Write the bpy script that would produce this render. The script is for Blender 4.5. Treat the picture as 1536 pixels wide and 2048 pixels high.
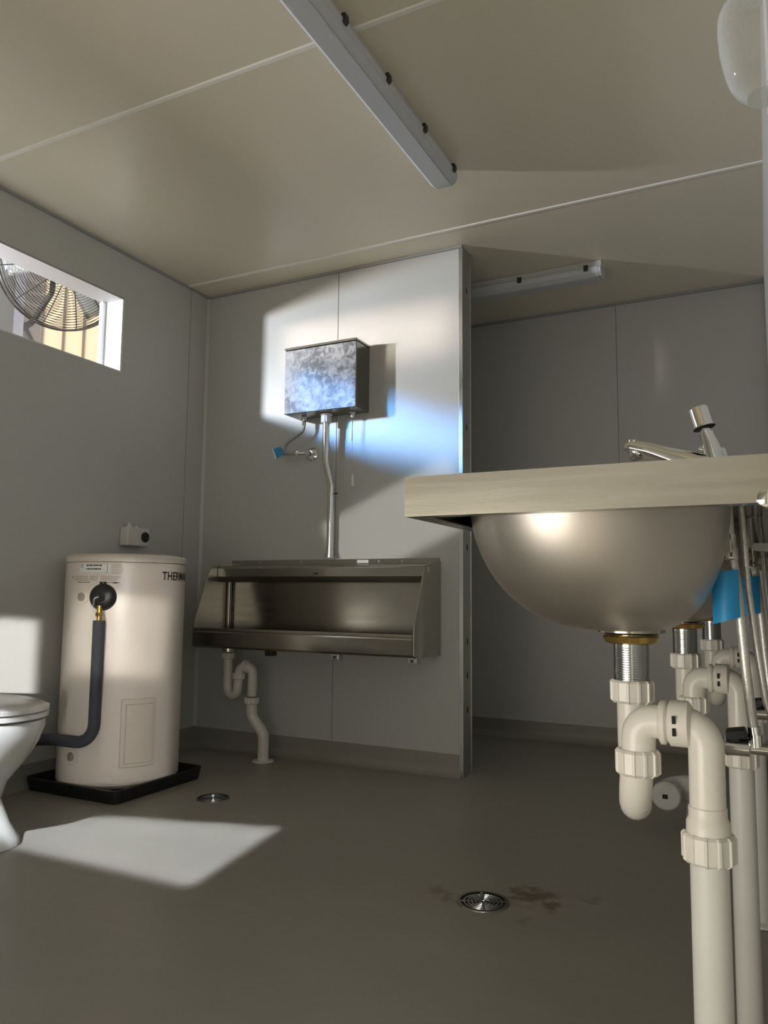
import bpy, bmesh, math, random
from mathutils import Vector, Matrix
random.seed(7)
PI = math.pi
for o in list(bpy.data.objects): bpy.data.objects.remove(o)
SC = bpy.context.scene
COL = SC.collection

# ------------------------------------------------------------------ camera
YAW, PITCH, ROLL = math.radians(26.5775), math.radians(6.0614), math.radians(0.5118)
CAMZ = 0.79
fw = Vector((-math.sin(YAW)*math.cos(PITCH), math.cos(YAW)*math.cos(PITCH), math.sin(PITCH)))
rt = Vector((math.cos(YAW), math.sin(YAW), 0)); up = rt.cross(fw)
r2 = math.cos(ROLL)*rt + math.sin(ROLL)*up; u2 = -math.sin(ROLL)*rt + math.cos(ROLL)*up
cd = bpy.data.cameras.new('camera'); cam = bpy.data.objects.new('camera', cd); COL.objects.link(cam)
cam.matrix_world = Matrix(((r2.x, u2.x, -fw.x, 0), (r2.y, u2.y, -fw.y, 0), (r2.z, u2.z, -fw.z, CAMZ), (0, 0, 0, 1)))
cd.sensor_fit = 'VERTICAL'; cd.sensor_height = 36; cd.lens = 1529.08/2048*36; cd.clip_start = 0.01
SC.camera = cam
# ------------------------------------------------------------------ world, sun, large lamps, exposure
SC.view_settings.view_transform = 'Standard'; SC.view_settings.look = 'None'
SC.view_settings.gamma = 1.0; SC.view_settings.use_curve_mapping = False
SC.view_settings.exposure = 0.0
w = bpy.data.worlds.new('world'); SC.world = w; w.use_nodes = True
bgn = w.node_tree.nodes['Background']; bgn.inputs[0].default_value = (0.80, 0.90, 1.0, 1); bgn.inputs[1].default_value = 1.3

def lamp_obj(name, ld, loc, d):
    o = bpy.data.objects.new(name, ld); COL.objects.link(o)
    o.location = loc; o.rotation_euler = Vector(d).to_track_quat('-Z', 'Y').to_euler()
    return o
sd = bpy.data.lights.new('sun', 'SUN'); sd.energy = 6.5; sd.angle = 0.009; sd.color = (1.0, 0.90, 0.74)
lamp_obj('sun', sd, (0, 0, 6), (-0.6, -0.28, -0.75))

def beam(name, loc, target, sx, sy, power, color, spread, xaxis=None):
    """area lamp with narrow spread, added out of view to lay one light patch"""
    ld = bpy.data.lights.new(name, 'AREA'); ld.shape = 'RECTANGLE'; ld.size = sx; ld.size_y = sy
    ld.energy = power; ld.color = color; ld.spread = spread
    o = bpy.data.objects.new(name, ld); COL.objects.link(o)
    z = (Vector(loc)-Vector(target)).normalized()
    xa = Vector(xaxis if xaxis else (1, 0, 0)); xa = (xa - z*xa.dot(z)).normalized(); ya = z.cross(xa)
    o.matrix_world = Matrix(((xa.x, ya.x, z.x, loc[0]), (xa.y, ya.y, z.y, loc[1]), (xa.z, ya.z, z.z, loc[2]), (0, 0, 0, 1)))
    return o
D = Vector((-0.2, 0.7, -0.65))  # unseen lamps stand in for sun entering through openings not modelled
T = Vector((-1.95, 1.98, 0)); L = T - D*3.6
beam('daylight_floor', L, T, 0.95, 0.39, 2.3, (0.84, 0.91, 1.0), math.radians(1.2))
T = Vector((-2.68, 1.91, 0.44)); L = T - Vector((-0.62, 0.75, -0.12))*3.3
beam('daylight_left_wall', L, T, 0.36, 0.5, 1.05, (1.0, 0.98, 0.95), math.radians(1.0), xaxis=(0.75, 0.62, 0))
T = Vector((-2.42, 2.40, 0.47)); L = T - Vector((-0.66, 0.72, -0.06))*3.6
beam('heater_fill', L, T, 0.42, 0.86, 0.20, (1.0, 0.95, 0.9), math.radians(1.0), xaxis=(0.72, 0.66, 0))  # added fill beam, brightens the whole heater
T = Vector((-2.30, 2.26, 0.615)); L = T - Vector((-0.55, 0.8, -0.1))*3.6
beam('daylight_heater_band', L, T, 0.36, 0.31, 0.15, (1.0, 0.97, 0.88), math.radians(1.2))
T = Vector((-1.545, 3.2, 1.113)); L = Vector((-1.3, -0.75, 1.2))
beam('daylight_back_wall', L, T, 0.72, 0.335, 0.26, (1.0, 0.99, 0.94), math.radians(1.2), xaxis=(0.91, 0, 0.41))
# bright sunlit reflection just outside the strip window, warm below and sky-blue above
for nm, z, pw, colr in (('window_glint_warm', 2.035, 38, (1.0, 0.88, 0.78)), ('window_glint_sky', 2.06, 26, (0.42, 0.68, 1.0))):
    ld = bpy.data.lights.new(nm, 'AREA'); ld.shape = 'DISK'; ld.size = 0.10; ld.energy = pw; ld.color = colr
    lamp_obj(nm, ld, (-3.39, 1.44, z), (0.75, 0.65, 0.0))
beam('blue_tint_beam', (-3.25, 0.85, 2.24), (-1.52, 3.2, 1.60), 0.64, 0.34, 1.05, (0.14, 0.46, 1.0), math.radians(5), xaxis=(0.82, -0.56, -0.12))  # added beam that tints the lower wall patch blue
beam('warm_tint_beam', (-3.25, 0.85, 2.08), (-1.71, 3.2, 2.05), 0.77, 0.27, 0.57, (1.0, 0.86, 0.74), math.radians(5), xaxis=(0.82, -0.56, 0))  # added beam that brightens and warms the upper wall patch
# unseen fill lamp added before the closed rear wall, lifts the ceiling
ld = bpy.data.lights.new('rear_fill', 'AREA'); ld.shape = 'RECTANGLE'; ld.size = 1.8; ld.size_y = 0.6; ld.energy = 5.5; ld.color = (1.0, 0.95, 0.86)
lamp_obj('rear_fill', ld, (-1.25, -0.70, 0.55), (0, 1, 0.9))

ld = bpy.data.lights.new('trough_fill', 'AREA'); ld.shape = 'RECTANGLE'; ld.size = 1.1; ld.size_y = 0.7; ld.spread = math.radians(85); ld.energy = 3.2; ld.color = (1.0, 0.95, 0.86)
lamp_obj('trough_fill', ld, (-1.02, -0.40, 0.42), (0.84, 1.4, 0.14))  # fill lamp added out of view, brightens the pipes under the trough

# ------------------------------------------------------------------ materials
def node(nt, t, **kw):
    n = nt.nodes.new(t)
    for k, v in kw.items(): setattr(n, k, v)
    return n
def M(name, col, rough=0.5, metal=0.0, var=0.06, scale=6.0, bump=0.0, bscale=60.0, stretch=None, coat=0.0, spec=None, rvar=0.08, trans=0.0, emit=None):
    m = bpy.data.materials.new(name); m.use_nodes = True; nt = m.node_tree
    b = nt.nodes['Principled BSDF']; b.inputs['Metallic'].default_value = metal
    tc = node(nt, 'ShaderNodeTexCoord'); mp = node(nt, 'ShaderNodeMapping'); nt.links.new(tc.outputs['Object'], mp.inputs[0])
    if stretch: mp.inputs['Scale'].default_value = stretch
    nz = node(nt, 'ShaderNodeTexNoise'); nz.inputs['Scale'].default_value = scale; nz.inputs['Detail'].default_value = 5
    nt.links.new(mp.outputs[0], nz.inputs['Vector'])
    cr = node(nt, 'ShaderNodeMapRange'); cr.inputs[1].default_value = 0.3; cr.inputs[2].default_value = 0.7
    cr.inputs[3].default_value = 1-var; cr.inputs[4].default_value = 1+var; nt.links.new(nz.outputs['Fac'], cr.inputs[0])
    mx = node(nt, 'ShaderNodeVectorMath', operation='SCALE'); mx.inputs[0].default_value = col; nt.links.new(cr.outputs[0], mx.inputs['Scale'])
    nt.links.new(mx.outputs[0], b.inputs['Base Color'])
    rr = node(nt, 'ShaderNodeMapRange'); rr.inputs[1].default_value = 0.3; rr.inputs[2].default_value = 0.7
    rr.inputs[3].default_value = max(0.02, rough-rvar); rr.inputs[4].default_value = min(1, rough+rvar)
    nt.links.new(nz.outputs['Fac'], rr.inputs[0]); nt.links.new(rr.outputs[0], b.inputs['Roughness'])
    if coat: b.inputs['Coat Weight'].default_value = coat; b.inputs['Coat Roughness'].default_value = 0.1
    if spec is not None: b.inputs['Specular IOR Level'].default_value = spec
    if trans: b.inputs['Transmission Weight'].default_value = trans
    if bump:
        n2 = node(nt, 'ShaderNodeTexNoise'); n2.inputs['Scale'].default_value = bscale; n2.inputs['Detail'].default_value = 3
        nt.links.new(mp.outputs[0], n2.inputs['Vector'])
        bp = node(nt, 'ShaderNodeBump'); bp.inputs['Strength'].default_value = bump; bp.inputs['Distance'].default_value = 0.01
        nt.links.new(n2.outputs['Fac'], bp.inputs['Height']); nt.links.new(bp.outputs[0], b.inputs['Normal'])
    return m
MT = {}
MT['wall'] = M('wall_panel', (0.56, 0.56, 0.53), 0.38, var=0.02, scale=2, bump=0.02, bscale=9, stretch=(1, 1, 0.4))
MT['ceil'] = M('ceiling_panel', (0.80, 0.74, 0.59), 0.36, var=0.025, scale=2, bump=0.03, bscale=5, stretch=(1, 0.3, 1))
MT['joint'] = M('joint_strip', (0.93, 0.90, 0.84), 0.45, var=0.02)
MT['wjoint'] = M('wall_joint', (0.36, 0.37, 0.36), 0.5, var=0.02)
MT['alu'] = M('aluminium', (0.55, 0.56, 0.54), 0.35, 1.0, var=0.05)
MT['slot'] = M('slot_black', (0.01, 0.01, 0.01), 0.8)
MT['steel'] = M('stainless', (0.42, 0.40, 0.35), 0.20, 1.0, var=0.04, scale=3, bump=0.015, bscale=40, stretch=(0.6, 0.6, 14), rvar=0.05)
MT['steel_h'] = M('stainless_brushed', (0.50, 0.47, 0.39), 0.33, 1.0, var=0.03, scale=3, bump=0.02, bscale=60, stretch=(1, 1, 20), rvar=0.05)
MT['steeld'] = M('stainless_dark', (0.27, 0.27, 0.25), 0.22, 1.0, var=0.04, scale=3)
MT['steel_bowl'] = M('stainless_bowl', (0.62, 0.575, 0.52), 0.42, 1.0, var=0.0, scale=5, bump=0.05, bscale=6, rvar=0.0)
MT['chrome'] = M('chrome', (0.80, 0.80, 0.77), 0.08, 1.0, var=0.02, rvar=0.03)
MT['pvc'] = M('pvc', (0.78, 0.74, 0.66), 0.30, var=0.03, scale=8)
MT['pvc2'] = M('pvc_pale', (0.72, 0.71, 0.66), 0.34, var=0.03, scale=8)
MT['white'] = M('white_plastic', (0.80, 0.80, 0.79), 0.30, var=0.02)
MT['ceramic'] = M('ceramic', (0.84, 0.82, 0.78), 0.12, var=0.01, coat=0.5)
MT['batten'] = M('batten_housing', (0.58, 0.58, 0.57), 0.35, var=0.02)
MT['diff'] = M('diffuser', (0.58, 0.59, 0.61), 0.28, var=0.02, scale=3)
MT['heater'] = M('heater_enamel', (0.80, 0.72, 0.64), 0.30, var=0.01, scale=3, rvar=0.0)
MT['heater2'] = M('heater_cover', (0.74, 0.66, 0.57), 0.35, var=0.02)
MT['black'] = M('black_plastic', (0.012, 0.012, 0.013), 0.40, var=0.1)
MT['blackm'] = M('black_tray', (0.010, 0.010, 0.011), 0.55, var=0.1)
MT['lag'] = M('pipe_lagging', (0.05, 0.055, 0.07), 0.75, var=0.08, scale=30, bump=0.1, bscale=120)
MT['brass'] = M('brass', (0.72, 0.48, 0.16), 0.22, 1.0, var=0.06)
MT['plug'] = M('grey_plug', (0.30, 0.27, 0.20), 0.35, 0.3, var=0.08)
MT['label'] = M('paper_label', (0.84, 0.85, 0.80), 0.6, var=0.02)
MT['print'] = M('print_black', (0.012, 0.012, 0.012), 0.6)
MT['printg'] = M('print_grey', (0.36, 0.31, 0.26), 0.6)
MT['blue'] = M('blue_tag', (0.025, 0.29, 0.62), 0.45, var=0.05)
MT['braid'] = M('braided_steel', (0.50, 0.49, 0.46), 0.35, 1.0, var=0.25, scale=160, bump=0.4, bscale=300)
MT['hose'] = M('hose_sheath', (0.66, 0.65, 0.61), 0.35, 0.6, var=0.10, scale=200, bump=0.1, bscale=300)
MT['dark'] = M('dark_metal', (0.06, 0.06, 0.055), 0.5, 0.6, var=0.1)
MT['wire'] = M('fan_wire', (0.035, 0.028, 0.024), 0.45, 0.2)
MT['rib'] = M('cladding_rib', (0.30, 0.25, 0.19), 0.6)
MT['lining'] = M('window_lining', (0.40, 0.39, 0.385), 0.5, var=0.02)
MT['fence'] = M('cream_cladding', (0.50, 0.41, 0.29), 0.6, var=0.04, scale=3)
MT['post'] = M('grey_post', (0.13, 0.12, 0.12), 0.6, var=0.05)
MT['palewall'] = M('pale_cladding', (0.42, 0.43, 0.44), 0.6, var=0.04)
MT['ground'] = M('gravel', (0.52, 0.44, 0.34), 0.9, var=0.25, scale=12, bump=0.4, bscale=80)
MT['tail'] = M('chrome_tail', (0.42, 0.43, 0.42), 0.16, 1.0, var=0.02)
MT['cream'] = M('cream_trim', (0.86, 0.76, 0.56), 0.4, var=0.02)

def floor_mat():
    m = M('floor_vinyl', (0.315, 0.297, 0.252), 0.42, var=0.07, scale=2.2, bump=0.03, bscale=160)
    nt = m.node_tree; b = nt.nodes['Principled BSDF']
    src = b.inputs['Base Color'].links[0].from_socket
    geo = node(nt, 'ShaderNodeNewGeometry')
    # pale scuffs
    mp = node(nt, 'ShaderNodeMapping'); mp.inputs['Scale'].default_value = (2.0, 7.0, 1); mp.inputs['Rotation'].default_value = (0, 0, 0.5)
    nt.links.new(geo.outputs['Position'], mp.inputs[0])
    n = node(nt, 'ShaderNodeTexNoise'); n.inputs['Scale'].default_value = 1.6; n.inputs['Detail'].default_value = 6; nt.links.new(mp.outputs[0], n.inputs['Vector'])
    r = node(nt, 'ShaderNodeMapRange'); r.inputs[1].default_value = 0.55; r.inputs[2].default_value = 0.75; r.inputs[3].default_value = 0; r.inputs[4].default_value = 0.22
    nt.links.new(n.outputs['Fac'], r.inputs[0])
    mx = node(nt, 'ShaderNodeMixRGB'); mx.inputs[2].default_value = (0.42, 0.39, 0.34, 1); nt.links.new(r.outputs[0], mx.inputs[0]); nt.links.new(src, mx.inputs[1])
    cur = mx.outputs[0]
    # brown rust stains by the near floor waste
    for (sx, sy, rad, st) in ((-0.585, 2.07, 0.085, 0.9), (-0.53, 2.03, 0.05, 0.8), (-0.82, 1.985, 0.055, 0.55), (-0.78, 1.94, 0.05, 0.5), (-0.43, 2.12, 0.05, 0.45), (-0.565, 1.90, 0.035, 0.4)):
        dn = node(nt, 'ShaderNodeVectorMath', operation='DISTANCE'); dn.inputs[1].default_value = (sx, sy, 0); nt.links.new(geo.outputs['Position'], dn.inputs[0])
        nn = node(nt, 'ShaderNodeTexNoise'); nn.inputs['Scale'].default_value = 26; nn.inputs['Detail'].default_value = 4; nt.links.new(geo.outputs['Position'], nn.inputs['Vector'])
        ad = node(nt, 'ShaderNodeMath', operation='MULTIPLY_ADD'); ad.inputs[1].default_value = 0.20; nt.links.new(nn.outputs['Fac'], ad.inputs[0]); nt.links.new(dn.outputs['Value'], ad.inputs[2])
        rr = node(nt, 'ShaderNodeMapRange'); rr.inputs[1].default_value = rad+0.085; rr.inputs[2].default_value = rad+0.045; rr.inputs[3].default_value = 0; rr.inputs[4].default_value = st
        nt.links.new(ad.outputs[0], rr.inputs[0])
        mm = node(nt, 'ShaderNodeMixRGB'); mm.inputs[2].default_value = (0.15, 0.105, 0.055, 1); nt.links.new(rr.outputs[0], mm.inputs[0]); nt.links.new(cur, mm.inputs[1]); cur = mm.outputs[0]
    nt.links.new(cur, b.inputs['Base Color'])
    return m
MT['floor'] = floor_mat()
def smear_mat():
    m = M('smeared_stainless', (0.5, 0.5, 0.5), 0.48, 0.5, var=0.03)
    nt = m.node_tree; b = nt.nodes['Principled BSDF']
    tc = node(nt, 'ShaderNodeTexCoord')
    m1 = node(nt, 'ShaderNodeTexNoise'); m1.inputs['Scale'].default_value = 7; m1.inputs['Detail'].default_value = 2
    m2 = node(nt, 'ShaderNodeTexNoise'); m2.inputs['Scale'].default_value = 30; m2.inputs['Detail'].default_value = 5; m2.inputs['Roughness'].default_value = 0.6; m2.inputs['Distortion'].default_value = 0.8
    for q in (m1, m2): nt.links.new(tc.outputs['Object'], q.inputs['Vector'])
    mu = node(nt, 'ShaderNodeMixRGB'); mu.inputs[0].default_value = 0.62; nt.links.new(m1.outputs['Fac'], mu.inputs[1]); nt.links.new(m2.outputs['Fac'], mu.inputs[2])
    cr = node(nt, 'ShaderNodeValToRGB'); cr.color_ramp.elements[0].position = 0.44; cr.color_ramp.elements[0].color = (0.07, 0.074, 0.08, 1)
    cr.color_ramp.elements[1].position = 0.60; cr.color_ramp.elements[1].color = (0.30, 0.315, 0.33, 1)
    nt.links.new(mu.outputs[0], cr.inputs[0]); nt.links.new(cr.outputs[0], b.inputs['Base Color'])
    mr = node(nt, 'ShaderNodeMapRange'); mr.inputs[1].default_value = 0.42; mr.inputs[2].default_value = 0.6; mr.inputs[3].default_value = 0.5; mr.inputs[4].default_value = 0.05
    nt.links.new(mu.outputs[0], mr.inputs[0]); nt.links.new(mr.outputs[0], b.inputs['Metallic'])
    return m
MT['smear'] = smear_mat()
def clear_mat():
    m = bpy.data.materials.new('clear_plastic'); m.use_nodes = True; nt = m.node_tree
    b = nt.nodes['Principled BSDF']; b.inputs['Base Color'].default_value = (0.80, 0.82, 0.80, 1); b.inputs['Roughness'].default_value = 0.08
    t = node(nt, 'ShaderNodeBsdfTransparent'); mx = node(nt, 'ShaderNodeMixShader')
    lw = node(nt, 'ShaderNodeLayerWeight'); lw.inputs[0].default_value = 0.35
    n = node(nt, 'ShaderNodeTexNoise'); n.inputs['Scale'].default_value = 14
    ad = node(nt, 'ShaderNodeMath', operation='MULTIPLY_ADD'); ad.inputs[1].default_value = 0.12; nt.links.new(n.outputs['Fac'], ad.inputs[0]); nt.links.new(lw.outputs['Facing'], ad.inputs[2])
    nt.links.new(ad.outputs[0], mx.inputs[0]); nt.links.new(t.outputs[0], mx.inputs[1]); nt.links.new(b.outputs[0], mx.inputs[2])
    nt.links.new(mx.outputs[0], nt.nodes['Material Output'].inputs[0])
    return m
MT['clear'] = clear_mat()

# ------------------------------------------------------------------ mesh helpers
def obj(name, bm, mat, parent=None, smooth=False, bevel=0.0, auto=True, loc=None):
    me = bpy.data.meshes.new(name)
    bmesh.ops.recalc_face_normals(bm, faces=bm.faces)
    bm.to_mesh(me); bm.free()
    me.materials.append(MT[mat] if isinstance(mat, str) else mat)
    o = bpy.data.objects.new(name, me); COL.objects.link(o)
    if smooth:
        for p in me.polygons: p.use_smooth = True
        try: me.set_sharp_from_angle(angle=math.radians(38))
        except Exception: pass
    if bevel:
        md = o.modifiers.new('bevel', 'BEVEL'); md.width = bevel; md.segments = 2; md.limit_method = 'ANGLE'; md.angle_limit = math.radians(40)
    if parent: o.parent = parent
    if loc: o.location = loc
    return o
def thing(name, label, cat, loc=(0, 0, 0), group=None):
    o = bpy.data.objects.new(name, None); COL.objects.link(o); o.location = loc; o.empty_display_size = 0.05
    o['label'] = label; o['category'] = cat
    if group: o['group'] = group
    return o
def struct_empty(name):
    o = bpy.data.objects.new(name, None); COL.objects.link(o); o['kind'] = 'structure'; return o
def struct(name, bm, mat, **kw):
    o = obj(name, bm, mat, **kw); o['kind'] = 'structure'; return o
def tag(o, label, cat, group=None):
    o['label'] = label; o['category'] = cat
    if group: o['group'] = group
    return o
def box(bm, x0, x1, y0, y1, z0, z1):
    v = [bm.verts.new(p) for p in ((x0, y0, z0), (x1, y0, z0), (x1, y1, z0), (x0, y1, z0), (x0, y0, z1), (x1, y0, z1), (x1, y1, z1), (x0, y1, z1))]
    for f in ((3, 2, 1, 0), (4, 5, 6, 7), (0, 1, 5, 4), (1, 2, 6, 5), (2, 3, 7, 6), (3, 0, 4, 7)): bm.faces.new([v[i] for i in f])
    return bm
def B(*a):
    return box(bmesh.new(), *a)
def frame(axis):
    z = Vector(axis).normalized(); x = z.orthogonal().normalized()
    if abs(z.z) > 0.999: x = Vector((1, 0, 0))
    y = z.cross(x); return x, y, z
def lathe(bm, o, axis, prof, n=28, cap=True, scale=(1, 1), xdir=None):
    """prof: list of (radius, height along axis)"""
    x, y, z = frame(axis); o = Vector(o)
    if xdir: x = Vector(xdir).normalized(); y = z.cross(x)
    rings = []
    for r, hgt in prof:
        rings.append([bm.verts.new(o+z*hgt+(x*math.cos(2*PI*i/n)*scale[0]+y*math.sin(2*PI*i/n)*scale[1])*r) for i in range(n)])
    for a, b in zip(rings, rings[1:]):
        for i in range(n): bm.faces.new((a[i], a[(i+1) % n], b[(i+1) % n], b[i]))
    if cap:
        bm.faces.new(rings[0]); bm.faces.new(rings[-1])
    return bm
def cyl(bm, a, b, r, n=20, r2_=None):
    a = Vector(a); b = Vector(b); return lathe(bm, a, b-a, [(r, 0), (r if r2_ is None else r2_, (b-a).length)], n)
def nut(bm, o, axis, r, hgt, ribs=12, depth=0.0022):
    """ribbed pipe union nut"""
    x, y, z = frame(axis); o = Vector(o); pts = []
    for i in range(ribs):
        for k, rr in ((0.0, r), (0.16, r), (0.24, r-depth), (0.92, r-depth*0.7)):
            t = 2*PI*(i+k)/ribs; pts.append((x*math.cos(t)+y*math.sin(t), rr))
    rings = []
    for hh, dr in ((0, -0.003), (0.003, 0), (hgt-0.004, 0), (hgt, -0.005)):
        rings.append([bm.verts.new(o+z*hh+d*(rr+dr)) for d, rr in pts])
    n = len(pts)
    for a, b in zip(rings, rings[1:]):
        for i in range(n): bm.faces.new((a[i], a[(i+1) % n], b[(i+1) % n], b[i]))
    bm.faces.new(rings[0]); bm.faces.new(rings[-1]); return bm
def fillet(pts, rad, seg=7):
    pts = [Vector(p) for p in pts]; out = [pts[0]]
    for i in range(1, len(pts)-1):
        p = pts[i]; a = pts[i-1]-p; b = pts[i+1]-p; la, lb = a.length, b.length; a.normalize(); b.normalize()
        ang = a.angle(b)
        if ang > PI-0.02: out.append(p); continue
        r = rad[i-1] if isinstance(rad, (list, tuple)) else rad
        t = min(r/math.tan(ang/2), la*0.49, lb*0.49); r = t*math.tan(ang/2)
        c = p+(a+b).normalized()*(r/math.sin(ang/2)); s = p+a*t-c; e = p+b*t-c
        ax = s.cross(e).normalized(); th = s.angle(e)
        for k in range(seg+1): out.append(c+Matrix.Rotation(th*k/seg, 3, ax) @ s)
    out.append(pts[-1]); return out
def sweep(bm, pts, r, n=16, cap=True):
    pts = [Vector(p) for p in pts]; m = len(pts)
    tg = []
    for i in range(m):
        t = (pts[min(i+1, m-1)]-pts[max(i-1, 0)]); tg.append(t.normalized())
    x = tg[0].orthogonal().normalized(); rings = []
    for i in range(m):
        x = (x-tg[i]*x.dot(tg[i])).normalized(); y = tg[i].cross(x)
        rr = r[i] if isinstance(r, (list, tuple)) else r
        rings.append([bm.verts.new(pts[i]+(x*math.cos(2*PI*k/n)+y*math.sin(2*PI*k/n))*rr) for k in range(n)])
    for a, b in zip(rings, rings[1:]):
        for i in range(n): bm.faces.new((a[i], a[(i+1) % n], b[(i+1) % n], b[i]))
    if cap: bm.faces.new(rings[0]); bm.faces.new(rings[-1])
    return bm
def prism(bm, poly, axis, t0, t1):
    """poly of 2D points extruded along axis ('x': points are (y,z); 'y': (x,z); 'z': (x,y))"""
    def P(a, b, t): return {'x': (t, a, b), 'y': (a, t, b), 'z': (a, b, t)}[axis]
    A = [bm.verts.new(P(a, b, t0)) for a, b in poly]; Bv = [bm.verts.new(P(a, b, t1)) for a, b in poly]
    n = len(poly)
    for i in range(n): bm.faces.new((A[i], A[(i+1) % n], Bv[(i+1) % n], Bv[i]))
    bm.faces.new(A); bm.faces.new(Bv); return bm
def loft(bm, secs, n=36, p=2.0, cap=True):
    """secs: (cx,cy,z,rx,ry[,power])"""
    rings = []
    for s in secs:
        cx, cy, z, rx, ry = s[:5]; q = s[5] if len(s) > 5 else p; ring = []
        for i in range(n):
            t = 2*PI*i/n; c, sn = math.cos(t), math.sin(t)
            ring.append(bm.verts.new((cx+rx*math.copysign(abs(c)**(2/q), c), cy+ry*math.copysign(abs(sn)**(2/q), sn), z)))
        rings.append(ring)
    for a, b in zip(rings, rings[1:]):
        for i in range(n): bm.faces.new((a[i], a[(i+1) % n], b[(i+1) % n], b[i]))
    if cap: bm.faces.new(rings[0]); bm.faces.new(rings[-1])
    return bm
def children(o): return [c for c in bpy.data.objects if c.parent == o]
def copy_tree(o, parent=None):
    c = o.copy(); COL.objects.link(c); c.parent = parent
    for ch in children(o): copy_tree(ch, c)
    return c

# ------------------------------------------------------------------ setting
H = 2.4; LX = -2.69; RX = 0.045; BY = 3.2; FY = 4.23; PX = -1.207; NY = -0.85
struct('floor', B(LX-0.1, RX+0.06, NY-0.1, FY+0.1, -0.08, 0.0), 'floor')
struct('ground_outside', B(-12, 10, -9, 14, -0.4, -0.1), 'ground')
c = struct_empty('ceiling')
ys = [NY-0.1, 0.53, 1.78, 3.03, FY+0.1]
for a, b in zip(ys, ys[1:]): obj('panel', B(LX-0.1, RX+0.06, a+0.001, b-0.001, H, H+0.08), 'ceil', c)
for y in ys[1:-1]: obj('joint_strip', prism(bmesh.new(), [(y-0.011, H), (y-0.007, H-0.004), (y+0.007, H-0.004), (y+0.011, H)], 'x', LX, RX), 'joint', c)
# left wall with the strip window hole
WY0, WY1, WZ0, WZ1 = 0.80, 2.59, 1.815, 2.178
wl = struct_empty('wall_left')
bm = bmesh.new()
for (a, b, z0, z1) in ((NY, WY0, 0, H), (WY0, WY1, 0, WZ0), (WY0, WY1, WZ1, H), (WY1, 3.055, 0, H)): box(bm, LX-0.075, LX, a, b, z0, z1)
obj('panel', bm, 'wall', wl)
obj('panel', B(LX-0.075, LX, 3.060, FY+0.08, 0, H), 'wall', wl)
obj('joint_strip', B(LX-0.07, LX-0.004, 3.055, 3.060, 0, H), 'wjoint', wl)
# back partition
wb = struct_empty('wall_back')
obj('panel', B(LX, -1.868, BY, BY+0.10, 0, H), 'wall', wb)
obj('panel', B(-1.864, PX-0.003, BY, BY+0.10, 0, H), 'wall', wb)
obj('joint_strip', B(-1.868, -1.864, BY+0.004, BY+0.096, 0, H), 'wjoint', wb)
# far wall
wf = struct_empty('wall_far')
obj('panel', B(LX, -0.695, FY, FY+0.08, 0, H), 'wall', wf)
obj('panel', B(-0.691, RX+0.06, FY, FY+0.08, 0, H), 'wall', wf)
obj('joint_strip', B(-0.695, -0.691, FY+0.004, FY+0.07, 0, H), 'wjoint', wf)
# right wall with doorway beside the camera, rear wall
wr = struct_empty('wall_right')
bm = bmesh.new(); DY0, DY1 = -0.70, 0.30
for (a, b, z0, z1) in ((NY, DY0, 0, H), (DY0, DY1, 2.06, H), (DY1, 2.2, 0, H)): box(bm, RX, RX+0.06, a, b, z0, z1)
obj('panel', bm, 'wall', wr)
obj('panel', B(RX, RX+0.06, 2.204, FY, 0, H), 'wall', wr)
obj('joint_strip', B(RX+0.004, RX+0.06, 2.2, 2.204, 0, H), 'wjoint', wr)
struct('wall_rear', B(LX-0.075, RX+0.06, NY-0.08, NY, 0, H), 'wall')
# coved vinyl upstands
def cove(name, a, b, axis, face, sign):
    """profile runs up the wall; axis is the run direction"""
    R = 0.045; hgt = 0.095; t = 0.004; pr = [(0, 0), (R, 0)]
    for k in range(1, 7):
        th = PI/2*k/6; pr.append((R-R*math.sin(th)+t*k/6, R-R*math.cos(th)+0.0))
    pr += [(t, hgt), (0, hgt)]
    poly = [(face+sign*u, v+0.0005) for u, v in pr]
    return struct(name, prism(bmesh.new(), poly, axis, a, b), 'floor', smooth=True)
def cove_y(name, a, b, face, sign):
    R = 0.045; hgt = 0.095; t = 0.004; pr = [(0, 0), (R, 0)]
    for k in range(1, 7):
        th = PI/2*k/6; pr.append((R-R*math.sin(th)+t*k/6, R-R*math.cos(th)))
    pr += [(t, hgt), (0, hgt)]
    return struct(name, prism(bmesh.new(), [(face+sign*u, v+0.0005) for u, v in pr], 'y', a, b), 'floor', smooth=True)
cove_y('baseboard_left', NY, BY, LX, 1)
cove('baseboard_back', LX, PX-0.004, 'x', BY, -1)
cove('baseboard_far', PX-1.4, RX, 'x', FY, -1)
# partition end channel (folded metal with slots and bright edges)
tr = struct_empty('trim_1')
obj('web', B(PX-0.003, PX, BY-0.002, BY+0.102, 0, H), 'alu', tr)
for y0, y1 in ((BY-0.006, BY-0.002), (BY+0.102, BY+0.106)):
    obj('flange', B(PX-0.016, PX+0.003, y0, y1, 0, H), 'alu', tr, bevel=0.001)
for z in (2.20, 0.58, 0.43, 0.28, 1.0, 1.55):
    obj('slot', prism(bmesh.new(), [(BY+0.055+0.006*math.cos(t), z+0.016*math.sin(t)) for t in [2*PI*k/12 for k in range(12)]], 'x', PX-0.001, PX+0.0006), 'slot', tr)
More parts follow.
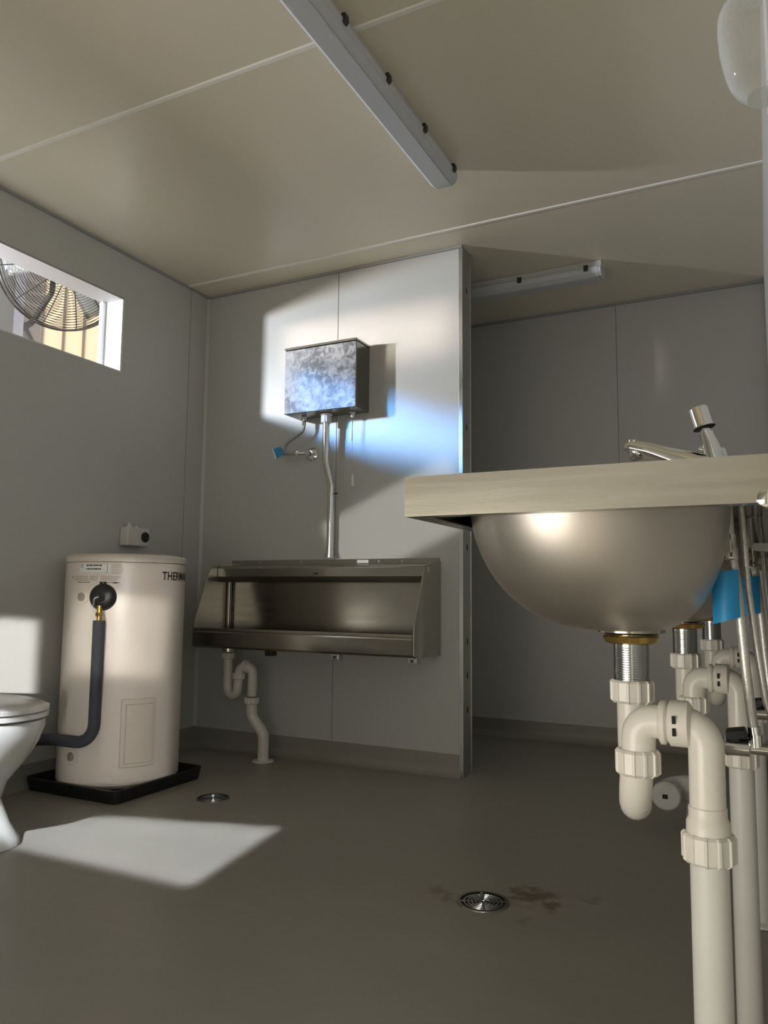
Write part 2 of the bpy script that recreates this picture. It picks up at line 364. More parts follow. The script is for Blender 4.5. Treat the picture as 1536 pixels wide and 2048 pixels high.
# ceiling angle trims and corner angle
struct('trim_2', B(LX, PX, BY-0.010, BY-0.0005, H-0.012, H-0.0005), 'wjoint')
struct('trim_3', B(LX+0.0005, LX+0.010, NY, BY-0.012, H-0.012, H-0.0005), 'wjoint')
struct('trim_4', B(PX-1.4, RX, FY-0.012, FY-0.0005, H-0.014, H-0.0005), 'wjoint')
struct('trim_5', prism(bmesh.new(), [(LX+0.0005, BY-0.0005), (LX+0.016, BY-0.0005), (LX+0.016, BY-0.003), (LX+0.003, BY-0.016), (LX+0.0005, BY-0.016)], 'z', 0.1, H-0.013), 'wall')
# window lining: white boards in the hole, proud of the outside face
wn = struct_empty('window_1')
XO = LX-0.125
obj('head_lining', B(XO, LX+0.002, WY0, WY1, WZ1-0.010, WZ1), 'lining', wn)  # white board coloured grey, stands in for a less lit soffit
obj('sill_lining', B(XO, LX+0.002, WY0, WY1, WZ0, WZ0+0.006), 'white', wn)
obj('jamb_lining', B(XO, LX+0.002, WY1-0.010, WY1, WZ0+0.006, WZ1-0.010), 'white', wn)
obj('jamb_lining', B(XO, LX+0.002, WY0, WY0+0.010, WZ0+0.006, WZ1-0.010), 'white', wn)
obj('outer_frame', B(XO-0.004, XO+0.018, WY1-0.030, WY1-0.010, WZ0+0.006, WZ1-0.010), 'white', wn, bevel=0.002)
# doorway lining
dn = struct_empty('door_1')
for y0, y1, z0, z1 in ((DY0, DY0+0.015, 0, 2.06), (DY1-0.015, DY1, 0, 2.06), (DY0+0.015, DY1-0.015, 2.045, 2.06)):
    obj('door_frame', B(RX-0.005, RX+0.065, y0, y1, z0, z1), 'cream', dn)

# ------------------------------------------------------------------ ceiling battens
def batten(name, label, length, clips):
    """runs along local Y from 0 to -length, origin on the ceiling above its far end"""
    t = thing(name, label, 'light')
    pr = [(-0.036, 0), (0.036, 0), (0.040, -0.006), (0.044, -0.034), (-0.044, -0.034), (-0.040, -0.006)]
    obj('housing', prism(bmesh.new(), pr, 'y', -length, 0), 'batten', t, bevel=0.002)
    pd = [(-0.052, -0.034), (0.052, -0.034), (0.056, -0.044), (0.050, -0.066), (0.034, -0.082), (-0.034, -0.082), (-0.050, -0.066), (-0.056, -0.044)]
    obj('diffuser', prism(bmesh.new(), pd, 'y', -length+0.012, -0.012), 'diff', t, bevel=0.003)
    for a, b in ((-length, -length+0.012), (-0.012, 0)):
        pe = [(x*0.97, -0.034+(z+0.034)*0.96) for x, z in pd]
        obj('end_cap', prism(bmesh.new(), pe, 'y', a, b), 'batten', t, bevel=0.003)
    obj('inner_tray', B(-0.030, 0.030, -length+0.02, -0.03, -0.0845, -0.0822), 'diff', t)
    for y in clips:
        for s in (-1, 1):
            bm = bmesh.new(); x0 = s*0.052; prism(bm, [(x0, -0.026), (x0+s*0.010, -0.028), (x0+s*0.012, -0.046), (x0+s*0.004, -0.056), (x0+s*0.002, -0.046), (x0-s*0.006, -0.034)], 'y', y-0.010, y+0.010)
            obj('clip', bm, 'dark', t)
    return t
b1 = batten('ceiling_batten', 'long white weatherproof batten light running across the middle of the ceiling', 1.55, (-0.05, -0.32, -0.60, -0.87, -1.14, -1.42))
b1.location = (-1.035, 2.56, H)
b2 = batten('ceiling_batten', 'short dim batten light on the ceiling of the dark recess behind the partition', 1.20, (-0.07, -0.40, -0.75, -1.1))
b2.location = (-0.655, 3.66, H); b2.rotation_euler = (0, 0, -PI/2)

# ------------------------------------------------------------------ water heater
HC = Vector((-2.431, 2.425, 0)); HR = 0.24
TV = Vector((0.709, -0.7055, 0)); SV = Vector((0.7055, 0.709, 0))
def hp(phi, z, r=HR):
    phi = math.radians(phi); return (TV*math.cos(phi)+SV*math.sin(phi))*r+Vector((0, 0, z))
ht = thing('water_heater', 'beige cylindrical electric water heater standing in a black tray', 'water heater', HC)
obj('tank', lathe(bmesh.new(), (0, 0, 0.032), (0, 0, 1), [(HR-0.010, 0), (HR, 0.012), (HR, 0.870)], 64), 'heater', ht, smooth=True)
obj('lid', lathe(bmesh.new(), (0, 0, 0.903), (0, 0, 1), [(HR-0.003, 0), (HR+0.003, 0.002), (HR+0.003, 0.022), (HR-0.004, 0.030), (HR-0.03, 0.035), (0.02, 0.040)], 64), 'heater', ht, smooth=True)
def curved_patch(phi0, phi1, z0, z1, off, n=14):
    bm = bmesh.new(); A = []; Bq = []
    for k in range(n+1):
        p = phi0+(phi1-phi0)*k/n; A.append((bm.verts.new(hp(p, z0, HR+off)), bm.verts.new(hp(p, z1, HR+off))))
        Bq.append((bm.verts.new(hp(p, z0, HR-0.001)), bm.verts.new(hp(p, z1, HR-0.001))))
    for k in range(n):
        bm.faces.new((A[k][0], A[k+1][0], A[k+1][1], A[k][1])); bm.faces.new((Bq[k][0], Bq[k+1][0], Bq[k+1][1], Bq[k][1]))
        bm.faces.new((A[k][1], A[k+1][1], Bq[k+1][1], Bq[k][1])); bm.faces.new((A[k][0], A[k+1][0], Bq[k+1][0], Bq[k][0]))
    for k in (0, n): bm.faces.new((A[k][0], A[k][1], Bq[k][1], Bq[k][0]))
    return bm
acc = obj('access_cover', curved_patch(0, 32, 0.112, 0.372, 0.010), 'heater2', ht, bevel=0.004)
obj('raised_face', curved_patch(4, 29, 0.126, 0.352, 0.016), 'heater2', acc, bevel=0.004)
lb = obj('rating_label', curved_patch(-47, -15, 0.858, 0.896, 0.0012), 'label', ht)
def prints(specs, off=0.0016):
    bm = bmesh.new()
    for p0, p1, z0, z1 in specs:
        A = [(bm.verts.new(hp(p0+(p1-p0)*k/6, z0, HR+off)), bm.verts.new(hp(p0+(p1-p0)*k/6, z1, HR+off))) for k in range(7)]
        for k in range(6): bm.faces.new((A[k][0], A[k+1][0], A[k+1][1], A[k][1]))
    return bm
sp = []
for z in (0.886, 0.872):
    p = -39
    while p < -25: q = p+random.uniform(1.0, 2.6); sp.append((p, q, z, z+0.006)); p = q+0.5
for z in (0.890, 0.886, 0.881): sp.append((-46, -43, z, z+0.0016))
sp += [(-18, -17.6, 0.860, 0.894), (-46, -16, 0.8605, 0.8612), (-46, -16, 0.8942, 0.8949)]
obj('label_print', prints(sp, 0.002), 'print', lb)
sp = [(-14, -3-abs(k-3)*0.6, 0.893-k*0.0062, 0.8945-k*0.0062) for k in range(7)]
for k in range(5): sp += [(-54, -37+k*0.3, 0.846-k*0.0042, 0.8475-k*0.0042), (-35, -27, 0.846-k*0.0042, 0.8475-k*0.0042), (-24, -5-k, 0.846-k*0.0042, 0.8475-k*0.0042)]
sp += [(-58, -56, 0.838, 0.848)]
obj('fine_print', prints(sp), 'printg', ht)
for q in ((-50, -34, 0.8215, 0.8235), (-23, -6, 0.821, 0.8228), (-12, -8, 0.819, 0.8235)): obj('print_line', prints([q]), 'print', ht)
# brand lettering wrapped on the drum
def wrapped_text(body, size, phi0, zbase, name):
    cu = bpy.data.curves.new('txt', 'FONT'); cu.body = body; cu.size = size; cu.offset = size*0.022; cu.space_character = 1.06; cu.resolution_u = 4
    to = bpy.data.objects.new('txt', cu); COL.objects.link(to); bpy.context.view_layer.update()
    me = bpy.data.meshes.new_from_object(to.evaluated_get(bpy.context.evaluated_depsgraph_get()))
    bm = bmesh.new(); bm.from_mesh(me); bpy.data.objects.remove(to); bpy.data.meshes.remove(me)
    bmesh.ops.triangulate(bm, faces=bm.faces)
    bmesh.ops.subdivide_edges(bm, edges=[e for e in bm.edges if e.calc_length() > 0.01], cuts=2)
    for v in bm.verts:
        ph = phi0+math.degrees(v.co.x*0.86/HR); v.co = hp(ph, zbase+v.co.y, HR+0.0012)
    return obj(name, bm, 'print', ht)
wrapped_text('THERMANN', 0.047, 34.5, 0.836, 'brand_lettering')
# relief valve cover, lever, brass fitting, plugs
vv = hp(-20.5, 0.765); n_ = hp(-20.5, 0, 1.0)
bm = lathe(bmesh.new(), vv-n_*0.004, n_, [(0.052, 0), (0.052, 0.012), (0.046, 0.022), (0.030, 0.030), (0.012, 0.032)], 40)
vc = obj('valve_cover', bm, 'black', ht, smooth=True)
sdir = Vector((0, 0, 1)).cross(n_)
obj('cover_lug', cyl(cyl(bmesh.new(), vv+n_*0.010+sdir*-0.008+Vector((0, 0, 0.048)), vv+n_*0.010+sdir*-0.008+Vector((0, 0, 0.060)), 0.005, 10), vv+n_*0.010+sdir*0.008+Vector((0, 0, 0.048)), vv+n_*0.010+sdir*0.008+Vector((0, 0, 0.060)), 0.005, 10), 'black', vc)
obj('valve_body', lathe(bmesh.new(), vv+n_*0.026, n_, [(0.017, 0), (0.017, 0.012), (0.010, 0.018), (0.010, 0.026)], 20), 'black', vc, smooth=True)
obj('relief_lever', sweep(bmesh.new(), fillet([vv+n_*0.05+sdir*0.0, vv+n_*0.056+sdir*-0.012+Vector((0, 0, -0.004)), vv+n_*0.050+sdir*-0.016+Vector((0, 0, -0.034))], 0.01), 0.004, 10), 'chrome', ht, smooth=True)
hx = vv+n_*0.030
obj('brass_fitting', lathe(lathe(bmesh.new(), hx+Vector((0, 0, -0.074)), (0, 0, 1), [(0.0145, 0), (0.0145, 0.015)], 6), hx+Vector((0, 0, -0.092)), (0, 0, 1), [(0.010, 0), (0.010, 0.018), (0.0105, 0.034), (0.010, 0.06)], 18), 'brass', ht, smooth=True)
pp = hx+Vector((0, 0, -0.090))
end = hp(-80, 0.205, 0.42); 
path = fillet([pp, hx+Vector((0, 0, -0.555)), hp(-62, 0.215, HR+0.050), Vector((-0.235, -0.36, 0.205))], [0.075, 0.10], 10)
obj('lagged_pipe', sweep(bmesh.new(), path, 0.0225, 20), 'lag', ht, smooth=True)
for phi, z in ((-43.5, 0.765), (-47, 0.150)):
    nn = hp(phi, 0, 1.0); po = hp(phi, z)
    pl = obj('plug_escutcheon', lathe(bmesh.new(), po-nn*0.003, nn, [(0.034, 0), (0.034, 0.004), (0.028, 0.006), (0.017, 0.005), (0.016, 0.003)], 28, scale=(1, 1)), 'heater2', ht, smooth=True)
    obj('plug', lathe(bmesh.new(), po, nn, [(0.0165, 0), (0.0165, 0.006), (0.009, 0.010), (0.008, 0.009)], 20), 'plug', pl, smooth=True)
# black drip tray
tx0, tx1, ty0, ty1 = -2.684, -2.178, 2.165, 2.672
def rrect(x0, x1, y0, y1, r, seg=5):
    out = []
    for cx, cy, a0 in ((x1-r, y0+r, -PI/2), (x1-r, y1-r, 0), (x0+r, y1-r, PI/2), (x0+r, y0+r, PI)):
        for k in range(seg+1): out.append((cx+r*math.cos(a0+PI/2*k/seg), cy+r*math.sin(a0+PI/2*k/seg)))
    return out
def tray_mesh():
    bm = bmesh.new(); prof = [(0.012, 0.001, 0.03), (0.0, 0.050, 0.045), (0.010, 0.052, 0.04), (0.020, 0.012, 0.035)]
    rings = [[bm.verts.new((x, y, z)) for x, y in rrect(tx0+i, tx1-i, ty0+i, ty1-i, r)] for i, z, r in prof]
    n = len(rings[0])
    for a, b in zip(rings, rings[1:]):
        for k in range(n): bm.faces.new((a[k], a[(k+1) % n], b[(k+1) % n], b[k]))
    bm.faces.new(rings[0]); bm.faces.new(rings[-1]); return bm
dt = thing('drip_tray', 'square black plastic drip tray under the beige water heater', 'tray')
obj('pan', tray_mesh(), 'blackm', dt)
obj('support_block', B(-2.56, -2.30, 2.30, 2.55, 0.012, 0.031), 'blackm', dt)
# isolator box on the left wall above the heater
bx = thing('isolator_switch', 'small grey isolator box with a round knob on the wall above the water heater', 'switch box', (LX, 2.705, 1.04))
obj('enclosure', B(0.001, 0.052, -0.078, 0.062, -0.040, 0.046), 'pvc2', bx, bevel=0.005)
obj('knob', lathe(lathe(bmesh.new(), (0.052, 0.030, 0.004), (1, 0, 0), [(0.024, 0), (0.024, 0.006)], 22), (0.058, 0.030, 0.004), (1, 0, 0), [(0.014, 0), (0.012, 0.010)], 18), 'dark', bx, smooth=True)
obj('cable_gland', lathe(bmesh.new(), (0.024, -0.045, 0.046), (0, 0, 1), [(0.014, 0), (0.014, 0.008), (0.009, 0.010), (0.009, 0.022)], 14), 'pvc2', bx, smooth=True)
obj('cable_gland', lathe(bmesh.new(), (0.024, 0.0, 0.046), (0, 0, 1), [(0.010, 0), (0.009, 0.010)], 14), 'pvc2', bx, smooth=True)

# ------------------------------------------------------------------ toilet (bowl points into the room from the left wall)
tl = thing('toilet', 'white ceramic toilet with closed lid at the left wall', 'toilet', (-2.30, 1.655, 0))
secs = [(-0.02, 0, 0.001, 0.215, 0.118, 2.6), (-0.02, 0, 0.020, 0.212, 0.115, 2.6), (-0.03, 0, 0.06, 0.190, 0.100, 2.4), (-0.05, 0, 0.13, 0.165, 0.092, 2.3), (-0.04, 0, 0.19, 0.180, 0.105, 2.2),
        (-0.01, 0, 0.26, 0.218, 0.135, 2.2), (0.005, 0, 0.32, 0.238, 0.160, 2.2), (0.01, 0, 0.365, 0.248, 0.172, 2.2), (0.01, 0, 0.385, 0.246, 0.172, 2.2), (0.01, 0, 0.388, 0.22, 0.150, 2.2)]
obj('pan', loft(bmesh.new(), secs, 48), 'ceramic', tl, smooth=True)
obj('seat', loft(bmesh.new(), [(0.012, 0, 0.391, 0.245, 0.172, 2.2), (0.012, 0, 0.394, 0.252, 0.180, 2.2), (0.012, 0, 0.406, 0.252, 0.180, 2.2), (0.012, 0, 0.409, 0.246, 0.174, 2.2)], 48), 'ceramic', tl, smooth=True)
obj('lid', loft(bmesh.new(), [(0.008, 0, 0.411, 0.250, 0.178, 2.2), (0.008, 0, 0.414, 0.256, 0.184, 2.2), (0.008, 0, 0.424, 0.256, 0.184, 2.2), (0.004, 0, 0.434, 0.235, 0.165, 2.2), (0, 0, 0.439, 0.12, 0.085, 2.2)], 48), 'ceramic', tl, smooth=True)
obj('cistern', loft(bmesh.new(), [(-0.295, 0, 0.40, 0.085, 0.165, 5), (-0.295, 0, 0.42, 0.088, 0.170, 5), (-0.293, 0, 0.74, 0.092, 0.180, 6)], 40), 'ceramic', tl, smooth=True)
cl = obj('cistern_lid', loft(bmesh.new(), [(-0.292, 0, 0.741, 0.094, 0.185, 6), (-0.292, 0, 0.765, 0.094, 0.185, 6), (-0.292, 0, 0.775, 0.084, 0.172, 6)], 40), 'ceramic', tl, smooth=True)
obj('flush_button', lathe(bmesh.new(), (-0.292, 0, 0.774), (0, 0, 1), [(0.026, 0), (0.026, 0.006), (0.02, 0.008)], 20), 'chrome', cl, smooth=True)
obj('pan_trap', loft(bmesh.new(), [(-0.26, 0, 0.001, 0.10, 0.085, 3), (-0.26, 0, 0.20, 0.10, 0.08, 3), (-0.25, 0, 0.39, 0.12, 0.13, 3)], 32), 'ceramic', tl, smooth=True)

# ------------------------------------------------------------------ steel flushing cistern on the back wall
CX0, CX1, CZ0, CZ1, CDY = -2.085, -1.686, 1.655, 1.975, 0.135
cs = thing('flushing_cistern', 'square stainless steel flushing cistern with smeared front high on the wall', 'cistern', (0, BY, 0))
bm = bmesh.new(); box(bm, CX0, CX1, -CDY, -0.001, CZ0, CZ1)
obj('tank', bm, 'steeld', cs, bevel=0.003)
obj('front_panel', B(CX0+0.002, CX1-0.002, -CDY-0.002, -CDY, CZ0+0.002, CZ1-0.004), 'smear', cs)
cl = obj('lid', B(CX0-0.003, CX1+0.003, -CDY-0.005, -0.001, CZ1+0.0005, CZ1+0.012), 'steel', cs, bevel=0.002)
for x in (CX0+0.05, CX1-0.03): obj('lid_screw', lathe(bmesh.new(), (x, -CDY*0.5, CZ1+0.012), (0, 0, 1), [(0.007, 0), (0.006, 0.004)], 12), 'alu', cl)
obj('inlet_boss', lathe(bmesh.new(), (-2.02, -0.055, CZ0-0.001), (0, 0, -1), [(0.013, 0), (0.013, 0.010), (0.009, 0.012), (0.009, 0.028)], 16), 'white', cs, smooth=True)
ob = obj('overflow_boss', lathe(bmesh.new(), (-1.752, -0.045, CZ0-0.001), (0, 0, -1), [(0.014, 0), (0.014, 0.006), (0.010, 0.008), (0.009, 0.024)], 16), 'white', cs, smooth=True)
bm = bmesh.new()
for k in range(11): lathe(bm, (-1.752, -0.045, CZ0-0.026-k*0.0105), (0, 0, -1), [(0.001, 0), (0.004, 0.003), (0.004, 0.006), (0.001, 0.009)], 8)
obj('bead_chain', bm, 'chrome', ob, smooth=True)
# flush pipe from cistern to urinal
fp = thing('flush_pipe', 'bent chrome flush pipe running from the steel cistern down to the urinal', 'pipe', (0, BY, 0))
FX = -1.885
path = fillet([(FX, -0.068, CZ0-0.002), (FX, -0.068, 1.42), (FX+0.030, -0.062, 1.30), (FX+0.028, -0.062, 0.955)], 0.12, 8)
obj('pipe', sweep(bmesh.new(), path, 0.0165, 20), 'chrome', fp, smooth=True)
obj('union_nut', nut(lathe(bmesh.new(), (FX, -0.068, CZ0-0.002), (0, 0, -1), [(0.030, 0), (0.030, 0.007), (0.022, 0.010), (0.022, 0.012)], 24), (FX, -0.068, CZ0-0.012), (0, 0, -1), 0.0255, 0.036, 14, 0.0014), 'white', fp)
obj('collar', lathe(bmesh.new(), (FX+0.028, -0.062, 0.956), (0, 0, 1), [(0.026, 0), (0.026, 0.006), (0.020, 0.008), (0.020, 0.022)], 24), 'chrome', fp, smooth=True)
ck = obj('pipe_clip', lathe(bmesh.new(), (FX+0.0285, -0.062, 1.255), (0, 0, 1), [(0.0185, 0), (0.0185, 0.014)], 20), 'chrome', fp)
obj('clip_screw', cyl(bmesh.new(), (FX+0.045, -0.062, 1.262), (FX+0.065, -0.062, 1.262), 0.004, 8), 'dark', ck)
# stop tap with wall rose, hose and blue tag
st = thing('stop_tap', 'chrome stop tap with round wall rose left of the flush pipe', 'tap', (-2.004, BY, 1.474))
obj('wall_rose', lathe(bmesh.new(), (0, -0.001, 0), (0, -1, 0), [(0.034, 0), (0.033, 0.005), (0.024, 0.010), (0.013, 0.012)], 28), 'chrome', st, smooth=True)
obj('valve_body', lathe(bmesh.new(), (0, -0.012, 0), (0, -1, 0), [(0.011, 0), (0.011, 0.020), (0.014, 0.021), (0.014, 0.040)], 6), 'chrome', st)
obj('outlet', cyl(bmesh.new(), (0, -0.040, 0), (-0.055, -0.044, 0.002), 0.008, 12), 'chrome', st, smooth=True)
obj('hex_nut', lathe(bmesh.new(), (-0.050, -0.0435, 0.002), (-1, -0.07, 0.02), [(0.0115, 0), (0.0115, 0.015)], 6), 'chrome', st)
obj('handle', cyl(bmesh.new(), (-0.065, -0.045, 0.003), (-0.135, -0.048, 0.004), 0.007, 10), 'braid', st, smooth=True)
ih = thing('braided_hose', 'short dark braided hose from the stop tap up to the steel cistern', 'hose', (0, BY, 0))
obj('hose', sweep(bmesh.new(), fillet([(-2.02, -0.055, CZ0-0.028), (-2.02, -0.055, 1.585), (-2.135, -0.050, 1.525), (-2.139, -0.048, 1.480)], 0.045, 8), 0.0075, 10), 'braid', ih, smooth=True)
obj('ferrule', cyl(bmesh.new(), (-2.02, -0.055, CZ0-0.020), (-2.02, -0.055, CZ0-0.042), 0.0095, 12), 'chrome', ih)
bm = bmesh.new(); prism(bm, [(-2.195, 1.505), (-2.150, 1.512), (-2.128, 1.478), (-2.172, 1.455)], 'y', -0.066, -0.062)
bl = obj('tag', bm, 'blue', ih)
bm = bmesh.new(); prism(bm, [(-2.201, 1.506), (-2.193, 1.507), (-2.170, 1.456), (-2.178, 1.453)], 'y', -0.068, -0.061); obj('tag_edge', bm, 'label', bl)
pc = thing('pull_chain_weight', 'small white chain weight hanging on the wall beside the flush pipe', 'chain', (-1.756, BY, 0))
obj('weight', lathe(bmesh.new(), (0, -0.028, 1.295), (0, 0, 1), [(0.004, 0), (0.007, 0.004), (0.005, 0.055), (0.002, 0.06)], 12), 'label', pc, smooth=True)
obj('cord', cyl(bmesh.new(), (0, -0.030, 1.353), (0.003, -0.045, 1.515), 0.0008, 6), 'alu', pc)

# ------------------------------------------------------------------ stainless urinal
UX0, UX1 = -2.475, -1.316
ur = thing('urinal', 'long stainless steel wall urinal with side panels and flush ledge', 'urinal', (0, BY, 0))
def dp(*pts): return [(-d, z) for d, z in pts]
obj('back_panel', prism(bmesh.new(), dp((0.002, 0.95), (0.010, 0.95), (0.010, 0.925), (0.024, 0.86), (0.026, 0.54), (0.002, 0.54)), 'x', UX0+0.004, UX1-0.004), 'steel', ur)
obj('flush_ledge', prism(bmesh.new(), dp((0.010, 0.928), (0.110, 0.918), (0.125, 0.908), (0.125, 0.866), (0.108, 0.838), (0.026, 0.850)), 'x', UX0+0.004, UX1-0.004), 'steel', ur, bevel=0.003)
# trough pan: open channel
bm = bmesh.new(); inner = [(0.026, 0.575), (0.05, 0.548), (0.235, 0.545), (0.268, 0.570), (0.268, 0.600)]; outer = [(0.292, 0.606), (0.296, 0.598), (0.292, 0.535), (0.280, 0.525), (0.002, 0.522), (0.002, 0.575)]
prism(bm, dp(*(inner+outer)), 'x', UX0+0.004, UX1-0.004); obj('trough', bm, 'steel', ur)
obj('front_lip', prism(bmesh.new(), dp((0.262, 0.600), (0.296, 0.606), (0.298, 0.620), (0.268, 0.616)), 'x', UX0+0.004, UX1-0.004), 'steel_h', ur, bevel=0.002)
endp = dp((0.002, 0.935), (0.120, 0.925), (0.170, 0.912), (0.180, 0.90), (0.285, 0.655), (0.290, 0.62), (0.290, 0.53), (0.270, 0.520), (0.002, 0.518))
for a, b, mm_ in ((UX0-0.004, UX0+0.004, 'steel_h'), (UX1-0.004, UX1+0.004, 'steel')): obj('end_panel', prism(bmesh.new(), endp, 'x', a, b), mm_, ur, bevel=0.002)  # left panel's lighter, warmer steel stands in for reflected sunlight
obj('corner_rod', cyl(bmesh.new(), (UX0+0.016, -0.040, 0.60), (UX0+0.016, -0.040, 0.852), 0.012, 14), 'steel', ur, smooth=True)
for x in (-2.30, -2.05, -1.62, -1.50): obj('fixing_screw', lathe(bmesh.new(), (x, -0.010, 0.938), (0, -1, 0), [(0.006, 0), (0.005, 0.004)], 10), 'alu', ur, smooth=True)
obj('rating_plate', B(-1.735, -1.675, -0.0125, -0.010, 0.931, 0.946), 'label', ur)
obj('maker_badge', B(-1.905, -1.880, -0.1265, -0.125, 0.876, 0.882), 'print', ur)
obj('end_sticker', B(UX1+0.004, UX1+0.0055, -0.150, -0.128, 0.882, 0.905), 'alu', ur)
for x, mt in ((-2.05, 'dark'), (-1.70, 'alu'), (-1.33, 'alu')):
    bk = obj('bracket', B(x-0.020, x+0.020, -0.270, -0.230, 0.500, 0.5245), mt, ur, bevel=0.002)
    obj('bracket_bolt', lathe(bmesh.new(), (x, -0.270, 0.511), (0, -1, 0), [(0.007, 0), (0.007, 0.005)], 6), 'dark', bk)

def ut(p): return Vector(p)
tp = thing('urinal_waste_trap', 'cream plastic waste trap under the left end of the steel urinal', 'pipe', (0, BY, 0))
yu = -0.16
obj('waste_flange', lathe(lathe(bmesh.new(), (-2.362, yu, 0.521), (0, 0, -1), [(0.034, 0), (0.034, 0.010), (0.026, 0.012)], 26), (-2.362, yu, 0.509), (0, 0, -1), [(0.030, 0), (0.030, 0.006), (0.024, 0.010), (0.022, 0.02)], 26), 'chrome', tp, smooth=True)
obj('union_nut', nut(bmesh.new(), (-2.362, yu, 0.496), (0, 0, -1), 0.033, 0.030, 12), 'pvc', tp)
path = [Vector((-2.362, yu, 0.47)), Vector((-2.360, yu, 0.36))]
for k in range(0, 9):
    th = PI*k/8; path.append(Vector((-2.322-0.038*math.cos(th), yu-0.02*k/8, 0.345-0.048*math.sin(th))))
path += fillet([(-2.283, yu-0.02, 0.36), (-2.275, yu-0.02, 0.436), (-2.205, yu-0.01, 0.436), (-2.215, yu, 0.30)], 0.036, 7)
obj('trap_bend', sweep(bmesh.new(), path, 0.0225, 18), 'pvc', tp, smooth=True)
obj('union_nut', nut(bmesh.new(), (-2.279, yu-0.02, 0.375), (0, 0, 1), 0.030, 0.030, 12), 'pvc', tp)
obj('union_collar', lathe(bmesh.new(), (-2.257, yu-0.018, 0.436), (1, 0.1, 0), [(0.024, 0), (0.029, 0.004), (0.026, 0.010), (0.030, 0.014), (0.030, 0.026), (0.024, 0.03)], 22), 'pvc', tp, smooth=True)
obj('union_nut', nut(bmesh.new(), (-2.215, yu, 0.262), (0, 0, 1), 0.035, 0.030, 12), 'pvc', tp)
obj('offset_pipe', sweep(bmesh.new(), fillet([(-2.215, yu, 0.275), (-2.215, yu, 0.205), (-2.150, yu+0.012, 0.125), (-2.150, yu+0.012, 0.003)], 0.06, 8), 0.0265, 20), 'pvc', tp, smooth=True)
obj('floor_flange', lathe(bmesh.new(), (-2.150, yu+0.012, 0.001), (0, 0, 1), [(0.052, 0), (0.050, 0.004), (0.030, 0.007)], 30), 'pvc', tp, smooth=True)

# ------------------------------------------------------------------ wash trough on the right wall
SX0, SX1, SY0, SY1, SZ0, SZ1 = -0.398, RX-0.002, 0.852, 2.62, 0.884, 0.9335
wt = thing('wash_trough', 'long stainless steel hand wash trough with round bowls at right', 'sink')
BC = [(-0.172, 1.118), (-0.160, 1.690), (-0.150, 2.270)]; BRR = 0.214
bm = bmesh.new()
# apron: near end, front, far end folded strips
box(bm, SX0, SX1, SY0, SY0+0.0015, SZ0, SZ1); box(bm, SX0, SX0+0.0015, SY0+0.0015, SY1, SZ0, SZ1); box(bm, SX0+0.0015, SX1, SY1-0.0015, SY1, SZ0, SZ1)
obj('apron', bm, 'steel_h', wt)
bm = bmesh.new()
box(bm, SX0+0.0015, SX0+0.022, SY0+0.0015, SY1-0.0015, SZ0, SZ0+0.0015)
box(bm, SX0+0.022, SX1, SY0+0.0015, SY0+0.022, SZ0, SZ0+0.0015)
obj('return_fold', bm, 'steel', wt)
# deck with holes for the bowls (oval bowls set towards the front edge, waste towards the wall)
BRX, BRY, BOX = 0.178, 0.212, -0.045
def deck():
    bm = bmesh.new(); n = 44; ysplit = [SY0+0.0015, (BC[0][1]+BC[1][1])/2, (BC[1][1]+BC[2][1])/2, SY1-0.0015]
    for zt in (SZ1-0.0015, SZ1-0.003):
        for i, (cx, cy) in enumerate(BC):
            cx += BOX; y0, y1 = ysplit[i], ysplit[i+1]; x0, x1 = SX0+0.0015, SX1
            inn = []; out = []
            for k in range(n):
                t = 2*PI*k/n; c_, s_ = math.cos(t), math.sin(t); inn.append(bm.verts.new((cx+BRX*c_, cy+BRY*s_, zt)))
                c2, s2_ = c_*BRX, s_*BRY
                m = min((x1-cx)/c2 if c2 > 1e-6 else ((x0-cx)/c2 if c2 < -1e-6 else 99), (y1-cy)/s2_ if s2_ > 1e-6 else ((y0-cy)/s2_ if s2_ < -1e-6 else 99))
                m = max(m, 1.005); out.append(bm.verts.new((cx+m*c2, cy+m*s2_, zt)))
            for k in range(n): bm.faces.new((inn[k], inn[(k+1) % n], out[(k+1) % n], out[k]))
    return bm
obj('deck', deck(), 'steel', wt)
obj('splashback', B(RX-0.0015, RX-0.0003, SY0, SY1, SZ1-0.002, SZ1+0.10), 'steel', wt)
def bowl(cx, cy):
    bm = bmesh.new(); n = 60; rings = []
    for k in range(15):
        t = PI/2*k/14; f = math.cos(t)**0.85; z = SZ1-0.002-0.190*math.sin(t)
        if k == 14: f = 0.0
        rx = 0.026+(BRX-0.026)*f; ry = 0.026+(BRY-0.026)*f; ox = cx+BOX*f**0.8
        rings.append([bm.verts.new((ox+rx*math.cos(2*PI*i/n), cy+ry*math.sin(2*PI*i/n), z)) for i in range(n)])
    for a, b in zip(rings, rings[1:]):
        for k in range(n): bm.faces.new((a[k], a[(k+1) % n], b[(k+1) % n], b[k]))
    o = obj('bowl', bm, 'steel_bowl', wt, smooth=True)
    md = o.modifiers.new('solid', 'SOLIDIFY'); md.thickness = 0.0012; md.offset = 0
    obj('strainer_ring', lathe(bmesh.new(), (cx, cy, SZ1-0.187), (0, 0, -1), [(0.045, 0.0), (0.045, 0.0075), (0.036, 0.010)], 32), 'steel', o, smooth=True)
for cx, cy in BC: bowl(cx, cy)
obj('end_screw', lathe(bmesh.new(), (0.003, SY0, 0.888), (0, -1, 0), [(0.010, 0), (0.009, 0.004), (0.005, 0.006)], 18), 'chrome', wt, smooth=True)
